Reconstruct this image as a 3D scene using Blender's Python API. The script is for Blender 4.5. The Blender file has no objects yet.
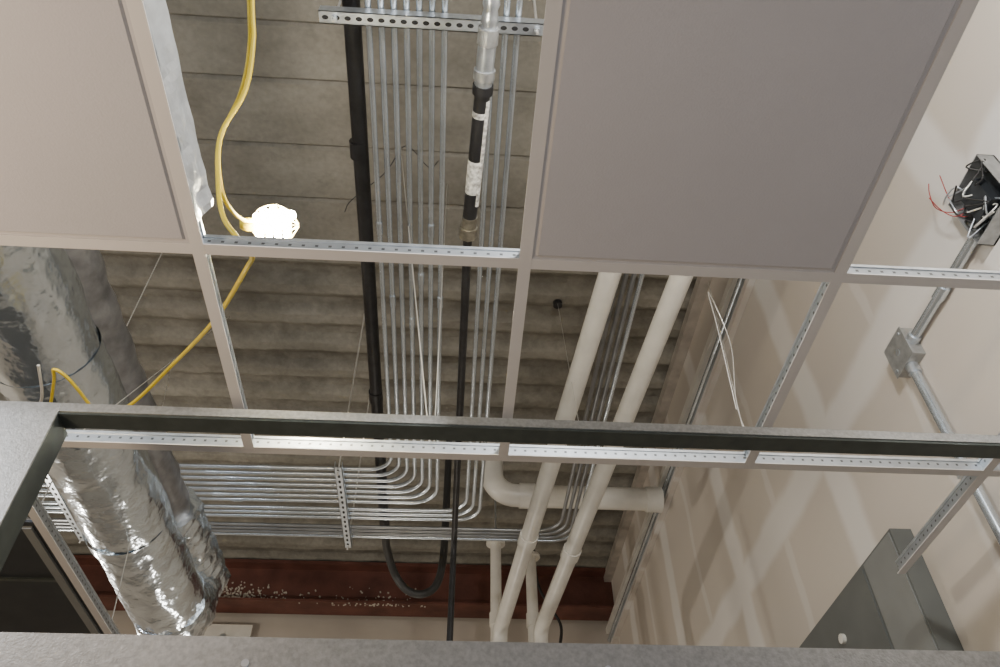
import bpy, bmesh, math, random
from mathutils import Vector, Matrix, noise
random.seed(7)
C=1.6           # camera height; all coordinates below are relative to eye height
ZG=1.156        # ceiling grid height above the eye
ZD=3.77         # structural deck
XW=1.55         # right hand wall
YB=7.1          # back wall

# ---------------------------------------------------------------- materials
def mat(name,col,rough=.6,metal=0.,var=.0,vscale=8.,bump=0.,bscale=40.,emit=None,estr=0,stretch=(1,1,1),detail=5,bdist=.01):
    m=bpy.data.materials.new(name); m.use_nodes=True; nt=m.node_tree; b=nt.nodes['Principled BSDF']
    b.inputs['Base Color'].default_value=(*col,1); b.inputs['Roughness'].default_value=rough; b.inputs['Metallic'].default_value=metal
    tc=nt.nodes.new('ShaderNodeTexCoord'); mp=nt.nodes.new('ShaderNodeMapping'); nt.links.new(tc.outputs['Object'],mp.inputs[0]); mp.inputs['Scale'].default_value=stretch
    if var>0:
        n=nt.nodes.new('ShaderNodeTexNoise'); n.inputs['Scale'].default_value=vscale; n.inputs['Detail'].default_value=detail
        nt.links.new(mp.outputs[0],n.inputs['Vector'])
        r=nt.nodes.new('ShaderNodeValToRGB'); r.color_ramp.elements[0].position=.3; r.color_ramp.elements[1].position=.7
        r.color_ramp.elements[0].color=(*[c*(1-var) for c in col],1); r.color_ramp.elements[1].color=(*[min(1,c*(1+var)) for c in col],1)
        nt.links.new(n.outputs['Fac'],r.inputs[0]); nt.links.new(r.outputs[0],b.inputs['Base Color'])
    if bump>0:
        n=nt.nodes.new('ShaderNodeTexNoise'); n.inputs['Scale'].default_value=bscale; n.inputs['Detail'].default_value=3
        nt.links.new(mp.outputs[0],n.inputs['Vector'])
        bp=nt.nodes.new('ShaderNodeBump'); bp.inputs['Strength'].default_value=bump; bp.inputs['Distance'].default_value=bdist
        nt.links.new(n.outputs['Fac'],bp.inputs['Height']); nt.links.new(bp.outputs[0],b.inputs['Normal'])
    if emit: b.inputs['Emission Color'].default_value=(*emit,1); b.inputs['Emission Strength'].default_value=estr
    return m
M={}
M['galv']=mat('galvanised',(.66,.71,.76),.32,.85,.15,30)
M['galv_spk']=mat('galvanised_spangle',(.43,.44,.44),.36,.75,.16,140,.08,260)
M['emt']=mat('emt_conduit',(.68,.75,.82),.27,.88,.12,6)
M['emt_dull']=mat('emt_dull',(.30,.31,.32),.4,.8,.2,6)
M['white_t']=mat('grid_paint',(.63,.61,.60),.5,0,.04,5)
M['tile']=mat('ceiling_tile_face',(.49,.48,.505),.85,0,.03,3,.10,260)
M['tile_edge']=mat('ceiling_tile_edge',(.52,.505,.51),.85,0)
M['black']=mat('black_iron',(.022,.022,.024),.45,.2,.4,12,.2,50)
M['blackhose']=mat('rubber_hose',(.03,.03,.03),.5)
M['pvc']=mat('pvc_white',(.71,.69,.63),.35,0,.08,9)
M['foil']=mat('duct_foil',(.80,.88,.97),.20,.95,.06,14,.55,9,bdist=.03)
M['foil2']=mat('duct_dark_foil',(.30,.30,.31),.42,.75,.3,14,.6,16)
M['red']=mat('red_oxide_primer',(.12,.045,.032),.6,.1,.35,5,.2,40)
M['debris']=mat('white_overspray',(.55,.50,.42),.9)
M['yellow']=mat('yellow_cord',(.60,.45,.02),.45,0,.08,20)
M['dkgrey']=mat('grey_enclosure',(.14,.15,.145),.5,.2,.1,6)
M['midgrey']=mat('grey_enclosure_trim',(.24,.25,.245),.5,.2,.08,6)
M['grey']=mat('grey_steel_box',(.40,.41,.41),.45,.6,.2,30)
M['frame_dark']=mat('frame_green_grey',(.085,.10,.095),.38,.6,.15,30)
M['wire']=mat('galvanised_wire',(.75,.74,.70),.35,.6)
M['hole']=mat('hole_dark',(.02,.02,.02),.9)
M['redw']=mat('red_wire',(.35,.03,.03),.4)
M['brass']=mat('brass',(.36,.34,.28),.35,.8,.3,40)
M['label']=mat('paper_label',(.66,.64,.60),.7,0,.6,70)
M['bulb']=mat('lit_bulb',(1,.9,.7),.4,0,emit=(1,.90,.66),estr=260)
M['cage_glow']=mat('lamp_cage_glow',(.80,.62,.20),.4,0,emit=(1,.80,.40),estr=8)  # emission on the wires stands in for the bulb's glare
M['film']=mat('plastic_film',(.62,.65,.67),.25,.4,.15,20,.4,18)
M['backwall']=mat('back_wall_plaster',(.50,.445,.38),.9,0,.10,2)
M['floor']=mat('concrete_floor',(.36,.34,.31),.8,0,.15,3)
M['dark_box']=mat('dark_sheet_metal',(.035,.04,.046),.5,.3,.2,10)
M['track']=mat('track_metal',(.50,.46,.41),.5,.4,.2,10)

def drywall():
    m=bpy.data.materials.new('drywall_taped'); m.use_nodes=True; nt=m.node_tree; N=nt.nodes; L=nt.links; b=N['Principled BSDF']
    b.inputs['Roughness'].default_value=.9
    tc=N.new('ShaderNodeTexCoord'); ns=N.new('ShaderNodeTexNoise'); ns.inputs['Scale'].default_value=2.5; ns.inputs['Detail'].default_value=5
    L.new(tc.outputs['Object'],ns.inputs['Vector'])
    sx=N.new('ShaderNodeSeparateXYZ'); L.new(tc.outputs['Object'],sx.inputs[0])
    def mt(op,a,bv=None,c=None):
        n=N.new('ShaderNodeMath'); n.operation=op
        for i,v in enumerate((a,bv,c)):
            if v is None: continue
            if isinstance(v,(int,float)): n.inputs[i].default_value=v
            else: L.new(v,n.inputs[i])
        return n.outputs[0]
    wob=mt('MULTIPLY',mt('SUBTRACT',ns.outputs['Fac'],.5),.12)
    def band(coord,off,period,half):
        v=mt('ADD',coord,wob); v=mt('ADD',v,-off); p=mt('PINGPONG',v,period/2)
        mr=N.new('ShaderNodeMapRange'); mr.interpolation_type='SMOOTHSTEP'
        L.new(p,mr.inputs['Value']); mr.inputs['From Min'].default_value=half*.6; mr.inputs['From Max'].default_value=half*1.25
        mr.inputs['To Min'].default_value=1; mr.inputs['To Max'].default_value=0
        return mr.outputs[0]
    a=band(sx.outputs['Y'],1.30,1.22,.09); c=band(sx.outputs['Z'],3.62,1.22,.10)
    a2=mt('MULTIPLY',band(sx.outputs['Y'],1.91,1.22,.03),.5)
    f=mt('MAXIMUM',mt('MAXIMUM',a,c),a2)
    mx=N.new('ShaderNodeMix'); mx.data_type='RGBA'; L.new(f,mx.inputs['Factor'])
    mx.inputs['A'].default_value=(.62,.565,.50,1); mx.inputs['B'].default_value=(.76,.73,.69,1)
    n2=N.new('ShaderNodeTexNoise'); n2.inputs['Scale'].default_value=1.4; n2.inputs['Detail'].default_value=6; L.new(tc.outputs['Object'],n2.inputs['Vector'])
    m2=N.new('ShaderNodeMix'); m2.data_type='RGBA'; m2.blend_type='MULTIPLY'; m2.inputs['Factor'].default_value=.13
    L.new(mx.outputs['Result'],m2.inputs['A']); L.new(n2.outputs['Fac'],m2.inputs['B'])
    L.new(m2.outputs['Result'],b.inputs['Base Color'])
    return m
M['drywall']=drywall()

def deckmat():
    m=bpy.data.materials.new('concrete_deck'); m.use_nodes=True; nt=m.node_tree; N=nt.nodes; L=nt.links; b=N['Principled BSDF']
    b.inputs['Roughness'].default_value=.95
    tc=N.new('ShaderNodeTexCoord')
    mp=N.new('ShaderNodeMapping'); mp.inputs['Scale'].default_value=(1,1.6,1); L.new(tc.outputs['Object'],mp.inputs[0])
    n=N.new('ShaderNodeTexNoise'); n.inputs['Scale'].default_value=2.0; n.inputs['Detail'].default_value=9; n.inputs['Roughness'].default_value=.62; L.new(mp.outputs[0],n.inputs['Vector'])
    r=N.new('ShaderNodeValToRGB'); e=r.color_ramp.elements; e[0].position=.25; e[1].position=.75; e[0].color=(.185,.172,.138,1); e[1].color=(.37,.35,.295,1)
    L.new(n.outputs['Fac'],r.inputs[0])
    n2=N.new('ShaderNodeTexNoise'); n2.inputs['Scale'].default_value=34; n2.inputs['Detail'].default_value=6; L.new(tc.outputs['Object'],n2.inputs['Vector'])
    mx=N.new('ShaderNodeMix'); mx.data_type='RGBA'; mx.blend_type='MULTIPLY'; mx.inputs['Factor'].default_value=.35
    L.new(r.outputs[0],mx.inputs['A']); L.new(n2.outputs['Fac'],mx.inputs['B'])
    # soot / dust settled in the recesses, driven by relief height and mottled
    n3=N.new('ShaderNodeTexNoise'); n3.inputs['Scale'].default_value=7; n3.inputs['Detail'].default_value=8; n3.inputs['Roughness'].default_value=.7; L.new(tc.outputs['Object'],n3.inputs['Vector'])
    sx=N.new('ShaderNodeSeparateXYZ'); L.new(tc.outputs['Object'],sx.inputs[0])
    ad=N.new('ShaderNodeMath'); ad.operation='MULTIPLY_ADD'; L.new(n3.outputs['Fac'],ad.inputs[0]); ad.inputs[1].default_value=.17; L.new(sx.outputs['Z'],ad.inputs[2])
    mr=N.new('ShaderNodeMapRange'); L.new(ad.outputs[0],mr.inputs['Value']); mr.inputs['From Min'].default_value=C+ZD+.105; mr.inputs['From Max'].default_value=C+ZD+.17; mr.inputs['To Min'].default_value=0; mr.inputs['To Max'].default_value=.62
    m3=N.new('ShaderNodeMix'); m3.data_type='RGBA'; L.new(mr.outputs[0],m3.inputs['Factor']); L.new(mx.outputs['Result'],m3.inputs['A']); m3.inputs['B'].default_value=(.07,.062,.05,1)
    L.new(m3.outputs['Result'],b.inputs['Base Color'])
    bp=N.new('ShaderNodeBump'); bp.inputs['Strength'].default_value=.5; bp.inputs['Distance'].default_value=.01; L.new(n2.outputs['Fac'],bp.inputs['Height']); L.new(bp.outputs[0],b.inputs['Normal'])
    return m
M['deck']=deckmat()

def slotted(name,axis):
    m=mat(name,(.46,.50,.54),.40,.85,.1,30); nt=m.node_tree; N=nt.nodes; L=nt.links; b=N['Principled BSDF']
    tc=N.new('ShaderNodeTexCoord'); sx=N.new('ShaderNodeSeparateXYZ'); L.new(tc.outputs['Object'],sx.inputs[0])
    def mt(op,a,bv):
        n=N.new('ShaderNodeMath'); n.operation=op
        for i,v in enumerate((a,bv)):
            if isinstance(v,(int,float)): n.inputs[i].default_value=v
            else: L.new(v,n.inputs[i])
        return n.outputs[0]
    p=mt('PINGPONG',sx.outputs[axis],.0125); s=mt('LESS_THAN',p,.003)
    z=mt('LESS_THAN',mt('ABSOLUTE',mt('SUBTRACT',sx.outputs['Z'],C+ZG+.024),0),.003)
    f=mt('MULTIPLY',mt('MULTIPLY',s,z),.8)
    mx=N.new('ShaderNodeMix'); mx.data_type='RGBA'; L.new(f,mx.inputs['Factor']); mx.inputs['B'].default_value=(.05,.05,.05,1)
    src=b.inputs['Base Color'].links[0].from_socket; L.new(src,mx.inputs['A']); L.new(mx.outputs['Result'],b.inputs['Base Color'])
    return m
M['webx']=slotted('slotted_web_x','X'); M['weby']=slotted('slotted_web_y','Y')

# ---------------------------------------------------------------- builder
class B:
    def __init__(s,name): s.name=name; s.v=[]; s.f=[]; s.m=[]; s.sm=[]; s.mats=[]
    def mi(s,k):
        if k not in s.mats: s.mats.append(k)
        return s.mats.index(k)
    def add(s,vs,fs,k,smooth=False):
        o=len(s.v); s.v+=[tuple(v) for v in vs]; i=s.mi(k)
        for f in fs: s.f.append([o+a for a in f]); s.m.append(i); s.sm.append(smooth)
    def box(s,x0,x1,y0,y1,z0,z1,k,M4=None):
        vs=[Vector((x,y,z)) for x in(x0,x1) for y in(y0,y1) for z in(z0,z1)]
        if M4: vs=[M4@v for v in vs]
        s.add(vs,[(0,1,3,2),(4,6,7,5),(0,4,5,1),(2,3,7,6),(0,2,6,4),(1,5,7,3)],k)
    def tube(s,pts,r,k,n=12,caps=True,rfun=None):
        pts=[Vector(p) for p in pts]; N=len(pts); vs=[]; T=[]
        for i in range(N):
            a=pts[max(i-1,0)]; b=pts[min(i+1,N-1)]; T.append((b-a).normalized())
        up=Vector((0,0,1)) if abs(T[0].z)<.9 else Vector((1,0,0))
        u=(up-T[0]*up.dot(T[0])).normalized()
        for i in range(N):
            u=(u-T[i]*u.dot(T[i])).normalized(); w=T[i].cross(u)
            for j in range(n):
                a=2*math.pi*j/n; rr=rfun(i/(N-1),a) if rfun else (r[i] if isinstance(r,(list,tuple)) else r)
                vs.append(pts[i]+(u*math.cos(a)+w*math.sin(a))*rr)
        fs=[(i*n+j,i*n+(j+1)%n,(i+1)*n+(j+1)%n,(i+1)*n+j) for i in range(N-1) for j in range(n)]
        s.add(vs,fs,k,True)
        if caps: s.add(vs[:n],[tuple(range(n-1,-1,-1))],k); s.add(vs[-n:],[tuple(range(n))],k)
    def done(s):
        me=bpy.data.meshes.new(s.name); me.from_pydata([(x,y,z+C) for x,y,z in s.v],[],s.f)
        for k in s.mats: me.materials.append(M[k])
        me.polygons.foreach_set('material_index',s.m); me.polygons.foreach_set('use_smooth',s.sm)
        me.validate(); me.update()
        bm=bmesh.new(); bm.from_mesh(me); bmesh.ops.recalc_face_normals(bm,faces=bm.faces); bm.to_mesh(me); bm.free()
        o=bpy.data.objects.new(s.name,me); bpy.context.collection.objects.link(o); return o

def fillet(pts,R,n=8):
    pts=[Vector(p) for p in pts]; out=[pts[0]]
    for i in range(1,len(pts)-1):
        p=pts[i]; a=(pts[i-1]-p).normalized(); b=(pts[i+1]-p).normalized()
        ang=a.angle(b); d=R/math.tan(ang/2); p0=p+a*d; p1=p+b*d
        c=p+(a+b).normalized()*(R/math.sin(ang/2))
        for j in range(n+1):
            t=j/n; th=(math.pi-ang)
            v0=p0-c; v1=p1-c
            v=(v0*math.sin((1-t)*th)+v1*math.sin(t*th))/math.sin(th)
            out.append(c+v)
    out.append(pts[-1]); return out
def spline(pts,n=10):
    P=[Vector(p) for p in pts]; P=[P[0]*2-P[1]]+P+[P[-1]*2-P[-2]]; out=[]
    for i in range(1,len(P)-2):
        a,b,c,d=P[i-1:i+3]
        for j in range(n):
            t=j/n; out.append(.5*((2*b)+(c-a)*t+(2*a-5*b+4*c-d)*t*t+(3*b-a-3*c+d)*t**3))
    out.append(P[-2]); return out
def lin(a,b,n):
    a=Vector(a); b=Vector(b); return [a.lerp(b,i/n) for i in range(n+1)]

# ---------------------------------------------------------------- room shell
b=B('wall_right'); b.box(XW,XW+.12,-3.5,YB,-C,ZD,'drywall'); b.done()
b=B('wall_back'); b.box(-4.2,XW+.12,YB,YB+.12,-C,ZD,'backwall'); b.done()
b=B('wall_left'); b.box(-4.32,-4.2,-3.5,YB+.12,-C,ZD,'backwall'); b.done()
b=B('wall_rear'); b.box(-4.32,XW+.12,-3.62,-3.5,-C,ZD,'backwall'); b.done()
b=B('floor'); b.box(-4.32,XW+.12,-3.62,YB+.12,-C-.1,-C,'floor'); b.done()

# structural deck: board-marked planks near, ribbed beyond
b=B('ceiling')
ys=[]; y=-3.6
while y<YB+.1: ys.append(y); y+=.0165
nx=160; xs=[-4.3+i*(XW+.1+4.3)/nx for i in range(nx+1)]
grooves=[1.63-.33*k for k in range(1,16)]+[1.63,1.93,2.30,2.65,3.0]
vs=[]
for y in ys:
    for x in xs:
        z=ZD+.006
        if y<3.12:
            g=min(abs(y-q) for q in grooves); z+= .020 if g<.009 else 0
            z+=.006*noise.noise(Vector((x*.8,y*3,0)))
        else:
            ph=(y-3.35)/.262*2*math.pi
            cs=math.cos(ph)
            z+=.034-.030*max(-.75,min(.75,cs*1.15))+.012*noise.noise(Vector((x*4,y*5,3)))+.010*noise.noise(Vector((x*14,y*14,1)))
        vs.append((x,y,max(z,ZD)))
nn=nx+1
fs=[(i*nn+j,i*nn+j+1,(i+1)*nn+j+1,(i+1)*nn+j) for i in range(len(ys)-1) for j in range(nx)]
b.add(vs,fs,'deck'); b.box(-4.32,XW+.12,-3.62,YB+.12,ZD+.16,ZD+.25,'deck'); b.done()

# steel beam at the back, with overspray debris stuck to it
b=B('steel_beam')
y0=6.84
b.box(-4.2,XW,y0-.13,y0+.13,ZD-.03,ZD+.0,'red'); b.box(-4.2,XW,y0-.01,y0+.01,ZD-.38,ZD-.03,'red'); b.box(-4.2,XW,y0-.13,y0+.13,ZD-.40,ZD-.38,'red')
b.box(-2.62,-2.60,y0-.12,y0,ZD-.38,ZD-.03,'red')
for i in range(300):
    if random.random()<.78: x=random.gauss(-1.98,.18)
    else: x=random.uniform(-1.9,-.3)
    z=ZD-.345+abs(random.gauss(0,.07))
    if z>ZD-.06: continue
    r=random.uniform(.003,.010); y=y0-.011-r*.5
    rot=Matrix.Translation((x,y,z))@Matrix.Rotation(random.random()*3,4,'Y')
    b.box(-r,r,-r*.5,r*.5,-r*.7,r*.7,'debris',rot)
for i in range(45):
    x=random.gauss(-.7,.30); r=random.uniform(.003,.008); y=y0-.12+random.uniform(0,.05)
    b.box(x-r,x+r,y-r,y+r,ZD-.400-r,ZD-.400,'debris')
b.done()

# ---------------------------------------------------------------- ceiling grid
LX=[-3.54,-2.93,-2.32,-1.71,-1.10,-.490,.120,.730,1.340]
RY=[-2.724,-2.114,-1.504,-.894,-.284,.326,.936,1.546]
def teeY(b,x,y0,y1):
    b.box(x-.012,x+.012,y0,y1,ZG,ZG+.0025,'white_t'); b.box(x-.0015,x+.0015,y0,y1,ZG+.0025,ZG+.034,'weby'); b.box(x-.004,x+.004,y0,y1,ZG+.034,ZG+.041,'galv')
def teeX(b,y,x0,x1):
    b.box(x0,x1,y-.012,y+.012,ZG+.0004,ZG+.0029,'white_t'); b.box(x0,x1,y-.0015,y+.0015,ZG+.0029,ZG+.034,'webx'); b.box(x0,x1,y-.004,y+.004,ZG+.034,ZG+.041,'galv')
b=B('ceiling_grid')
for i,x in enumerate(LX):
    y1=1.546
    if abs(x+1.10)<.01: y1=4.2
    if abs(x-1.34)<.01: y1=2.05
    teeY(b,x,-3.3,y1)
for y in RY: teeX(b,y,-4.1,XW-.004)
b.box(XW-.022,XW-.001,-3.3,1.6,ZG-.002,ZG,'white_t'); b.box(XW-.003,XW-.001,-3.3,1.6,ZG-.002,ZG+.03,'white_t')
b.done()
def tile(x0,y0,w=.61,d=.61):
    b=B('ceiling_tile'); g=.004
    b.box(x0+g,x0+w-g,y0+g,y0+d-g,ZG+.0035,ZG+.016,'tile_edge')
    i=.019; e=.004
    a=[(x0+i,y0+i),(x0+w-i,y0+i),(x0+w-i,y0+d-i),(x0+i,y0+d-i)]; c=[(x0+i+e,y0+i+e),(x0+w-i-e,y0+i+e),(x0+w-i-e,y0+d-i-e),(x0+i+e,y0+d-i-e)]
    vs=[(p[0],p[1],ZG+.0035) for p in a]+[(p[0],p[1],ZG-.001) for p in c]
    b.add(vs,[(4,5,6,7)],'tile'); b.add(vs,[(k,(k+1)%4,4+(k+1)%4,4+k) for k in range(4)],'tile_edge')
    return b.done()
tile(-1.10,.326); tile(.120,.326)
for x in LX[:-1]:
    for y in RY[:-3]:
        if (x,y) in ((-.49,-.284),): continue
        tile(x,y)
for x in LX[:3]:
    for y in (.326,.936): tile(x,y)

# loose poly film draped on the grid main on the left
b=B('plastic_film_strip'); vs=[]; nY=40; nZ=6
for i in range(nY+1):
    y=.30+.58*i/nY; am=.25+.75*(i/nY)**2
    for j in range(nZ+1):
        z=ZG+.004+.062*j/nZ
        vs.append((-.478+am*.010*noise.noise(Vector((y*22,z*30,0)))+.008*j/nZ,y,z+am*.008*noise.noise(Vector((y*15,0,5)))))
fs=[(i*(nZ+1)+j,i*(nZ+1)+j+1,(i+1)*(nZ+1)+j+1,(i+1)*(nZ+1)+j) for i in range(nY) for j in range(nZ)]
b.add(vs,fs,'film',False); b.done()

# ---------------------------------------------------------------- conduits
zc=2.575; rc=.0112
b=B('conduit_bundle')
for i in range(7):
    x=-.338+i*.0417; yb=3.58+i*.052
    b.tube(fillet([(x,-1.5,zc),(x,yb,zc),(-3.9,yb+.06,zc)],.13+.004*i,10),rc,'emt',10)
    for yy in (1.9+.13*((i*3)%5),): b.tube([(x,yy,zc),(x,yy+.06,zc)],rc+.003,'emt',10)
    xx=-1.0-.1*((i*3)%4); b.tube([(xx,yb+.06*(x-xx)/3.6,zc),(xx-.06,yb+.06*(x-xx)/3.6,zc)],rc+.003,'emt',10)
for i in range(3):
    x=.085+i*.040; yb=3.97+i*.045
    b.tube(fillet([(x-.02,-1.5,zc),(x,yb,zc),(-3.9,yb+.05,zc)],.14,10),rc,'emt',10)
for i in range(4):
    x=.66+i*.034; yb=4.16+i*.036
    b.tube(fillet([(x+.03,-1.0,zc),(x,yb,zc),(-3.9,yb+.03,zc)],.15,10),.0105,'emt_dull' if i<3 else 'emt',10)
b.done()

def strut(name,x0,x1,y,z,alongx=True,y1=None,rods=True):
    b=B(name)
    if alongx:
        b.box(x0,x1,y-.0205,y-.018,z-.0205,z+.0205,'galv'); b.box(x0,x1,y+.018,y+.0205,z-.0205,z+.0205,'galv'); b.box(x0,x1,y-.0205,y+.0205,z-.0205,z-.018,'galv')
        n=int((x1-x0)/.036)
        for i in range(n):
            cx=x0+.02+i*.036
            pts=[]
            for j in range(14):
                a=2*math.pi*j/14; u=.0105*math.cos(a); w=.0075*math.sin(a)
                pts.append((cx+u,y+w,z-.0212))
            b.add(pts,[tuple(range(14))],'hole')
        if rods:
            for xx in (x0+.05,x1-.03): b.tube([(xx,y,z-.05),(xx,y,ZD)],.005,'wire',8); b.tube([(xx,y,z-.034),(xx,y,z-.022)],.011,'galv',6)
    else:
        x=x0
        b.box(x-.0205,x-.018,y,y1,z-.0205,z+.0205,'galv'); b.box(x+.018,x+.0205,y,y1,z-.0205,z+.0205,'galv'); b.box(x-.0205,x+.0205,y,y1,z-.0205,z-.018,'galv')
        n=int((y1-y)/.05)
        for i in range(n):
            cy=y+.03+i*.05; pts=[(x+.007*math.sin(2*math.pi*j/12),cy+.014*math.cos(2*math.pi*j/12),z-.0212) for j in range(12)]
            b.add(pts,[tuple(range(12))],'hole')
        if rods:
            for yy in (y+.03,y1-.03): b.tube([(x,yy,z-.05),(x,yy,ZD)],.005,'wire',8)
    return b.done()
strut('strut_channel',-.49,.245,1.06,2.54)
strut('strut_channel',-.62,0,3.50,2.54,False,4.32)
strut('strut_channel',-2.20,0,3.50,2.54,False,4.32)

b=B('black_pipe')
x=-.415; z=2.68
b.tube([(x+.012,-1.2,z),(x,4.38,z)],.031,'black',16)
for yy in (1.60,3.05): b.tube([(x,yy,z),(x,yy+.07,z)],.036,'black',16)
b.done()
b=B('drain_hose')
b.tube(spline([(-.415,4.40,2.68),(-.41,4.60,2.68),(-.36,4.76,2.60),(-.28,4.8,2.51),(-.18,4.8,2.475),(-.09,4.8,2.53),(-.05,4.8,2.68),(-.04,4.8,2.95),(-.04,4.8,ZD)],8),.026,'blackhose',12)
b.done()

b=B('coupled_drop_pipe')
z=2.3; q=lambda t:(.056-.0375*(t-.9)/.84, t, z)
def seg(a,c,r,k,n=16): b.tube([q(a),q(c)],r,k,n)
pts=lin(q(-1.0),q(.98),120)
b.tube(pts,0,'galv',14,rfun=lambda t,a:.024+.003*math.sin(t*120*math.pi/1.5))
seg(.97,1.02,.032,'grey',8); seg(1.02,1.15,.028,'galv'); seg(1.10,1.13,.034,'grey'); seg(1.15,1.18,.033,'black')
seg(1.18,1.42,.025,'black'); seg(1.24,1.26,.0255,'label'); seg(1.42,1.55,.0255,'label'); seg(1.55,1.66,.025,'black'); seg(1.655,1.70,.028,'brass'); seg(1.70,1.745,.034,'brass',8)
b.tube([(q(1.20)[0]+.018,1.20,z-.012),(q(1.60)[0]+.018,1.60,z-.012)],.009,'label',8)
b.tube(fillet([q(1.74),(.02,3.86,z),(-.005,3.86,-C)],.09,8) ,.0165,'black',12)
b.done()

# ---------------------------------------------------------------- PVC
b=B('pvc_pipe'); b.tube(fillet([(.686,1.0,2.474),(.33,4.70,2.2),(.33,4.70,-C)],.09,8),.045,'pvc',20)
b.tube([(.33,4.70,2.06),(.33,4.70,1.98)],.053,'pvc',20); b.tube([(.4246,3.717,2.273),(.4168,3.80,2.267)],.052,'pvc',20); b.done()
b=B('pvc_pipe'); b.tube(fillet([(.988,1.0,2.474),(.58,4.69,2.2),(.58,4.69,-C)],.09,8),.045,'pvc',20)
b.tube([(.58,4.69,2.06),(.58,4.69,1.98)],.053,'pvc',20); b.tube([(.675,3.83,2.264),(.666,3.91,2.258)],.052,'pvc',20); b.done()
for x,zt in ((.358,3.27),(.63,3.16)):
    b=B('pvc_vent_pipe'); b.tube([(x,5.5,-C),(x,5.5,zt)],.042,'pvc',18); b.tube([(x,5.5,zt),(x,5.5,zt+.02)],.075,'pvc',20); b.tube([(x,5.5,2.6),(x,5.5,2.7)],.05,'pvc',18)
    b.tube([(x,5.5,zt+.02),(x,5.5,ZD)],.008,'galv',8); b.done()
b=B('pvc_drain_main'); b.tube(fillet([(.28,4.64,ZD),(.28,4.64,3.15),(1.47,4.64,3.15)],.17,10),.080,'pvc',24)
b.tube([(1.37,4.64,3.15),(1.48,4.64,3.15)],.090,'pvc',24); b.tube([(.47,4.64,3.15),(.58,4.64,3.15)],.089,'pvc',24); b.done()
b=B('flexible_whip_cable')
b.tube(spline([(.70,5.9,3.7),(.72,5.9,3.2),(.80,5.85,2.95),(.88,5.8,2.75),(.84,5.8,2.5),(.80,5.8,2.2),(.80,5.8,1.6)],8),.012,'blackhose',8); b.done()

# ---------------------------------------------------------------- ducts
def crinkle(r,amp,seed,ring=0):
    def f(t,a):
        return r+amp*noise.noise(Vector((math.cos(a)*3+seed,math.sin(a)*3,t*26)))+amp*.6*noise.noise(Vector((math.cos(a)*8,math.sin(a)*8+seed,t*70)))+(ring*math.sin(t*150) if ring else 0)
    return f
b=B('foil_wrapped_duct')
b.tube(lin((-1.36,-1.5,1.80),(-1.33,3.62,1.80),150),0,'foil',48,rfun=crinkle(.165,.010,2))
b.tube(spline([(-1.33,3.60,1.80),(-1.335,3.75,1.82),(-1.36,3.88,1.92),(-1.38,3.93,2.1)],8),0,'foil',48,rfun=crinkle(.172,.018,5))
for yy in (.7,1.9,2.9): b.tube([(-1.34,yy,1.80),(-1.34,yy+.07,1.80)],.170,'foil',48,caps=False)
b.tube([(-1.53,1.0,1.62),(-1.53,1.0,ZD)],.003,'wire',6); b.tube([(-1.53,2.6,1.62),(-1.53,2.6,ZD)],.003,'wire',6)
b.done()
b=B('flexible_duct')
b.tube(lin((-1.35,-1.5,2.11),(-1.35,3.35,2.11),260),0,'foil2',32,rfun=crinkle(.105,.005,9,.004))
b.tube(lin((-1.35,3.30,2.11),(-1.33,4.02,2.12),40),0,'foil',36,rfun=crinkle(.135,.022,12))
b.tube([(-1.35,1.3,2.11),(-1.35,1.36,2.11)],.116,'foil2',32)
b.done()

# ---------------------------------------------------------------- yellow cord and temporary lamp
b=B('yellow_extension_cord')
P=lambda dx,dy,z:(dx*z,dy*z,z)
b.tube(spline([P(-.25,.20,1.9),P(-.276,.405,1.75),P(-.283,.46,1.68),P(-.304,.528,1.6),P(-.35,.60,1.5),P(-.368,.68,1.38),P(-.372,.74,1.28),(-.434,.945,1.212),(-.412,.99,1.215),P(-.355,.85,1.29),P(-.426,.966,1.36),P(-.52,1.08,1.42),P(-.632,1.205,1.42),P(-.70,1.24,1.42)],10),.0052,'yellow',10)
b.tube(spline([P(-.256,.20,1.9),P(-.280,.405,1.755),P(-.290,.47,1.68),P(-.311,.532,1.605),P(-.353,.61,1.5),P(-.365,.70,1.38),P(-.345,.745,1.40),P(-.318,.748,1.45)],8),.0045,'yellow',8)
b.tube(spline([P(-.705,1.235,1.44),P(-.725,1.14,1.42),P(-.745,1.11,1.42),P(-.755,1.14,1.42),P(-.80,1.25,1.42)],8),.0045,'yellow',8)
b.tube(spline([P(-.77,1.10,1.42),P(-.79,1.18,1.42),P(-.815,1.24,1.42),P(-.80,1.27,1.40),P(-.765,1.255,1.4)],8),.004,'wire',8)
b.done()
lc=Vector((-.426,1.093,1.45))
b=B('temporary_work_lamp')
ax=Vector((.85,.15,.25)).normalized()
K=.80
s0=lc-ax*.048
b.tube(lin(s0-ax*.028,s0+ax*.01,6),[.009,.013,.015,.015,.015,.014,.013],'yellow',14)
u=ax.cross(Vector((0,0,1))).normalized(); w=ax.cross(u)
sp=[]
for i in range(97):
    t=i/96; a=2*math.pi*4*t; rr=(.032+.011*math.sin(math.pi*t))*K
    sp.append(s0+ax*(.008+.10*t)*K+(u*math.cos(a)+w*math.sin(a))*rr)
b.tube(sp,.0095*K,'bulb',10)
for k in range(7):
    a=2*math.pi*k/7; d=u*math.cos(a)+w*math.sin(a)
    b.tube(spline([s0+d*.02*K,s0+(ax*.02+d*.046)*K,s0+(ax*.06+d*.058)*K,s0+(ax*.10+d*.042)*K,s0+(ax*.125+d*.006)*K],6),.0014,'cage_glow',6)
for t,r in ((.03,.051),(.065,.058),(.10,.042)):
    b.tube([s0+(ax*t+(u*math.cos(a)+w*math.sin(a))*r)*K for a in [2*math.pi*i/24 for i in range(25)]],.0014,'cage_glow',6)
b.done()

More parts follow.
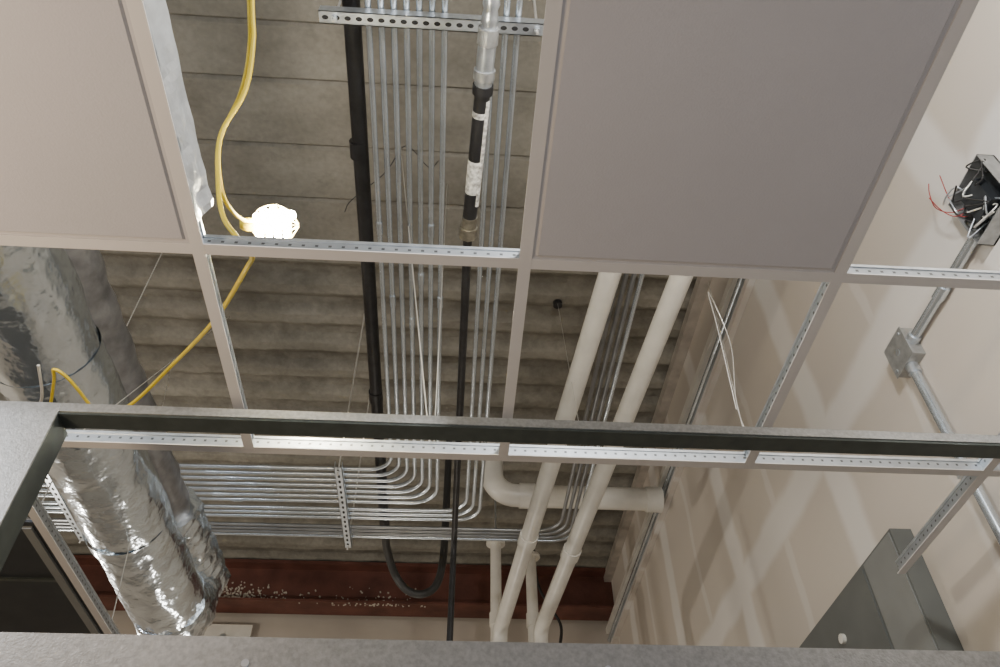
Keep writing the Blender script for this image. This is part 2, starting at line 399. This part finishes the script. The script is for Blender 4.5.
# ---------------------------------------------------------------- hanger wires
for a,c,r in [((-.36,2.23,ZD),(-.06,1.546,1.19),.0022),((-2.0,4.14,ZD),(-1.10,2.55,1.19),.002),((1.45,2.9,3.5),(.72,1.50,1.19),.0018),((.63,3.36,ZD),(.47,2.3,1.9),.0013),
              ((-.1,2.5,ZD),(-.05,1.53,1.19),.0018),((-1.5,3.6,ZD),(-.9,1.546,1.19),.0013)]:
    b=B('hanger_wire'); b.tube([a,c],r,'wire',6)
    if a[1]==3.36: b.tube([(.63,3.36,ZD),(.63,3.36,ZD-.03)],.03,'black',16)
    b.done()
b=B('hanger_wire'); b.tube(spline([(.73,1.50,1.19),(.74,1.53,1.35),(.86,1.70,1.75),(.80,1.62,1.9),(.735,1.50,1.6),(.72,1.50,1.3)],8),.0016,'wire',6); b.done()
b=B('loose_cable')
b.tube(spline([(-.15,2.35,ZD),(-.2,2.35,3.70),(-.32,2.2,3.66),(-.42,2.3,3.55),(-.6,2.45,3.5),(-.66,2.6,3.6)],6),.0025,'black',6)
b.done()

# ---------------------------------------------------------------- things on the right wall
b=B('wall_top_track')
b.box(XW-.04,XW-.002,-3.4,YB-.01,3.13,3.17,'drywall'); b.box(XW-.05,XW-.002,-3.4,YB-.01,3.30,3.35,'pvc'); b.box(XW-.07,XW-.002,-3.4,YB-.01,3.69,3.76,'track')
b.tube([(XW-.03,-3.4,3.235),(XW-.03,YB-.02,3.235)],.02,'emt',12)
b.done()
b=B('surface_conduit')
xw=XW-.025
b.tube([(xw,1.31,1.86),(xw,1.76,1.86)],.016,'emt',14); b.tube([(xw,1.52,1.86),(xw,1.57,1.86)],.020,'emt',14); b.tube([(xw,1.735,1.86),(xw,1.76,1.86)],.022,'galv',8)
b.tube([(xw,1.82,1.80),(xw,1.82,-C+.0)],.016,'emt',14); b.tube([(xw,1.82,1.765),(xw,1.82,1.80)],.022,'galv',8); b.tube([(xw,1.82,1.50),(xw,1.82,1.455)],.020,'emt',14)
for zz in (1.36,1.05): b.box(XW-.044,XW-.001,1.79,1.85,zz,zz+.02,'galv')
b.done()
b=B('junction_box')
b.box(XW-.045,XW-.001,1.76,1.88,1.80,1.92,'grey'); b.box(XW-.049,XW-.045,1.757,1.883,1.797,1.923,'grey')
for dy,dz in ((-.045,.045),(.045,-.045)): b.tube([(XW-.053,1.82+dy,1.86+dz),(XW-.048,1.82+dy,1.86+dz)],.006,'galv',10)
b.tube([(XW-.0505,1.82,1.86),(XW-.048,1.82,1.86)],.012,'galv',14)
b.done()
b=B('open_electrical_box')
y0,y1,z0,z1=1.13,1.31,1.80,2.0
b.box(XW-.055,XW-.001,y0,y0+.003,z0,z1,'grey'); b.box(XW-.055,XW-.001,y1-.003,y1,z0,z1,'grey'); b.box(XW-.055,XW-.001,y0,y1,z0,z0+.003,'grey'); b.box(XW-.055,XW-.001,y0,y1,z1-.003,z1,'grey'); b.box(XW-.006,XW-.001,y0,y1,z0,z1,'dark_box')
b.box(XW-.06,XW-.03,y0+.05,y1-.05,z0+.04,z1-.05,'dark_box')
for i in range(15):
    k=['galv','blackhose','wire','blackhose','galv'][i%5]
    p=Vector((XW-.02,random.uniform(y0+.02,y1-.02),random.uniform(z0+.02,z1-.02)))
    pp=[p]
    for j in range(3): pp.append(Vector((XW-random.uniform(.04,.08),min(y1,max(y0,p.y+random.uniform(-.05,.05))),min(z1,max(z0,p.z+random.uniform(-.05,.05))))))
    b.tube(spline(pp,6),.0028,k,6)
b.tube(spline([(XW-.03,1.28,1.95),(XW-.06,1.31,1.96),(XW-.08,1.33,2.01),(XW-.08,1.32,2.07),(XW-.08,1.30,2.10)],8),.0016,'redw',6)
b.tube(spline([(XW-.03,1.28,1.93),(XW-.06,1.31,1.94),(XW-.08,1.32,1.99),(XW-.09,1.32,2.05)],8),.0016,'redw',6)
b.tube(spline([(XW-.03,1.28,1.91),(XW-.05,1.30,1.93),(XW-.07,1.28,1.99),(XW-.08,1.25,2.07)],8),.0016,'redw',6)
b.done()

b=B('electrical_panel')
xf=1.475
b.box(xf,XW-.001,2.22,3.18,.35,1.42,'dkgrey')
b.box(xf-.006,xf,2.46,3.15,.38,1.40,'dkgrey'); b.box(xf-.004,xf,2.23,2.445,.36,1.41,'midgrey')
b.tube([(xf-.02,2.74,1.275),(xf-.004,2.74,1.275)],.018,'pvc',14)
for zz in (.5,): b.tube([(xf-.012,2.455,zz-.04),(xf-.012,2.455,zz+.04)],.006,'galv',8)
b.done()

# ---------------------------------------------------------------- partition frame in front
b=B('partition_frame')
yf=1.2; d=.042
b.box(-.90,1.50,yf,yf+.003,.974,.994,'galv_spk'); b.box(-.90,1.50,yf,yf+d,.968,.974,'frame_dark'); b.box(-.90,1.50,yf+d-.003,yf+d,.974,.994,'frame_dark')
b.box(-.90,1.50,yf-.002,yf,.974,.994,'galv_spk')
b.box(-.905,-.755,yf-.004,yf,-C,.990,'galv_spk'); b.box(-.905,-.755,yf,yf+.06,-C,.968,'frame_dark')
b.box(1.36,1.51,yf-.004,yf,-C,.990,'galv_spk'); b.box(1.36,1.51,yf,yf+.06,-C,.968,'frame_dark')
b.box(-.755,1.36,yf-.003,yf,.46,.541,'galv_spk'); b.box(-.755,1.36,yf,yf+.06,.455,.538,'galv_spk')
for xx in (-.3,.25,.8): b.tube([(xx,yf-.006,.50),(xx,yf-.002,.50)],.006,'galv',10)
b.done()

b=B('dark_access_panel')
b.box(-1.70,-1.114,1.90,2.62,ZG+.004,ZG+.012,'dark_box'); b.box(-1.15,-1.125,1.92,2.60,ZG-.004,ZG+.004,'midgrey'); b.box(-1.69,-1.15,2.20,2.215,ZG-.002,ZG+.004,'frame_dark')
b.done()
b=B('wall_junction_box'); b.box(-2.22,-1.78,YB-.10,YB-.001,3.05,3.26,'pvc'); b.box(-2.24,-1.76,YB-.115,YB-.10,3.04,3.27,'pvc'); b.tube([(-2.0,YB-.125,3.15),(-2.0,YB-.11,3.15)],.03,'galv',12); b.done()

# ---------------------------------------------------------------- lights
def light(name,typ,loc,energy,col,size=.1,rot=None,sy=None):
    l=bpy.data.lights.new(name,typ); l.energy=energy; l.color=col
    if typ=='AREA':
        l.size=size
        if sy: l.shape='RECTANGLE'; l.size_y=sy
    else: l.shadow_soft_size=size
    o=bpy.data.objects.new(name,l); o.location=(loc[0],loc[1],loc[2]+C); bpy.context.collection.objects.link(o)
    if rot: o.rotation_euler=Vector(rot).to_track_quat('-Z','Y').to_euler()
    return o
light('bulb_light','POINT',lc+Vector((.0,.0,.0)),24,(1,.88,.70),.03)
light('added_fill','POINT',(-2.6,4.4,1.6),75,(1,.92,.80),.08)  # unseen point light, added to brighten the far left plenum
light('added_fill','POINT',(-.5,5.6,.6),30,(1,.92,.80),.08)  # point light added low at the back, no fixture modelled
light('added_fill','POINT',(.50,-.05,1.75),110,(1,.97,.93),.08)  # hidden above the tiles, added to light the wall and conduits
light('added_fill','POINT',(-2.0,.2,1.6),60,(.88,.93,1),.10)  # cool fill added beside the ducts, out of view
light('tile_fill','AREA',(-1.50,.20,.05),34,(1,.77,.53),.35,rot=(-.05,.08,1))  # warm fill added below the left tile, out of view
light('room_fill','AREA',(.3,-2.0,-.9),28,(.86,.91,1),1.2,rot=(.15,.75,1))  # cool fill added behind the eye for tile undersides and frame
w=bpy.data.worlds.new('World'); bpy.context.scene.world=w; w.use_nodes=True; w.node_tree.nodes['Background'].inputs[0].default_value=(.5,.48,.45,1); w.node_tree.nodes['Background'].inputs[1].default_value=.3

# ---------------------------------------------------------------- camera
yaw,pitch,roll=.07537,.79877,-.0138
f=Vector((math.sin(yaw)*math.cos(pitch),math.cos(yaw)*math.cos(pitch),math.sin(pitch)))
r0=Vector((math.cos(yaw),-math.sin(yaw),0)); u0=r0.cross(f)
r=math.cos(roll)*r0+math.sin(roll)*u0; u=-math.sin(roll)*r0+math.cos(roll)*u0
cam=bpy.data.cameras.new('camera'); co=bpy.data.objects.new('camera',cam); bpy.context.collection.objects.link(co)
cam.sensor_width=36; cam.lens=782.7*36/1000; cam.clip_start=.02
co.matrix_world=Matrix(((r.x,u.x,-f.x,0),(r.y,u.y,-f.y,0),(r.z,u.z,-f.z,C),(0,0,0,1)))
bpy.context.scene.camera=co
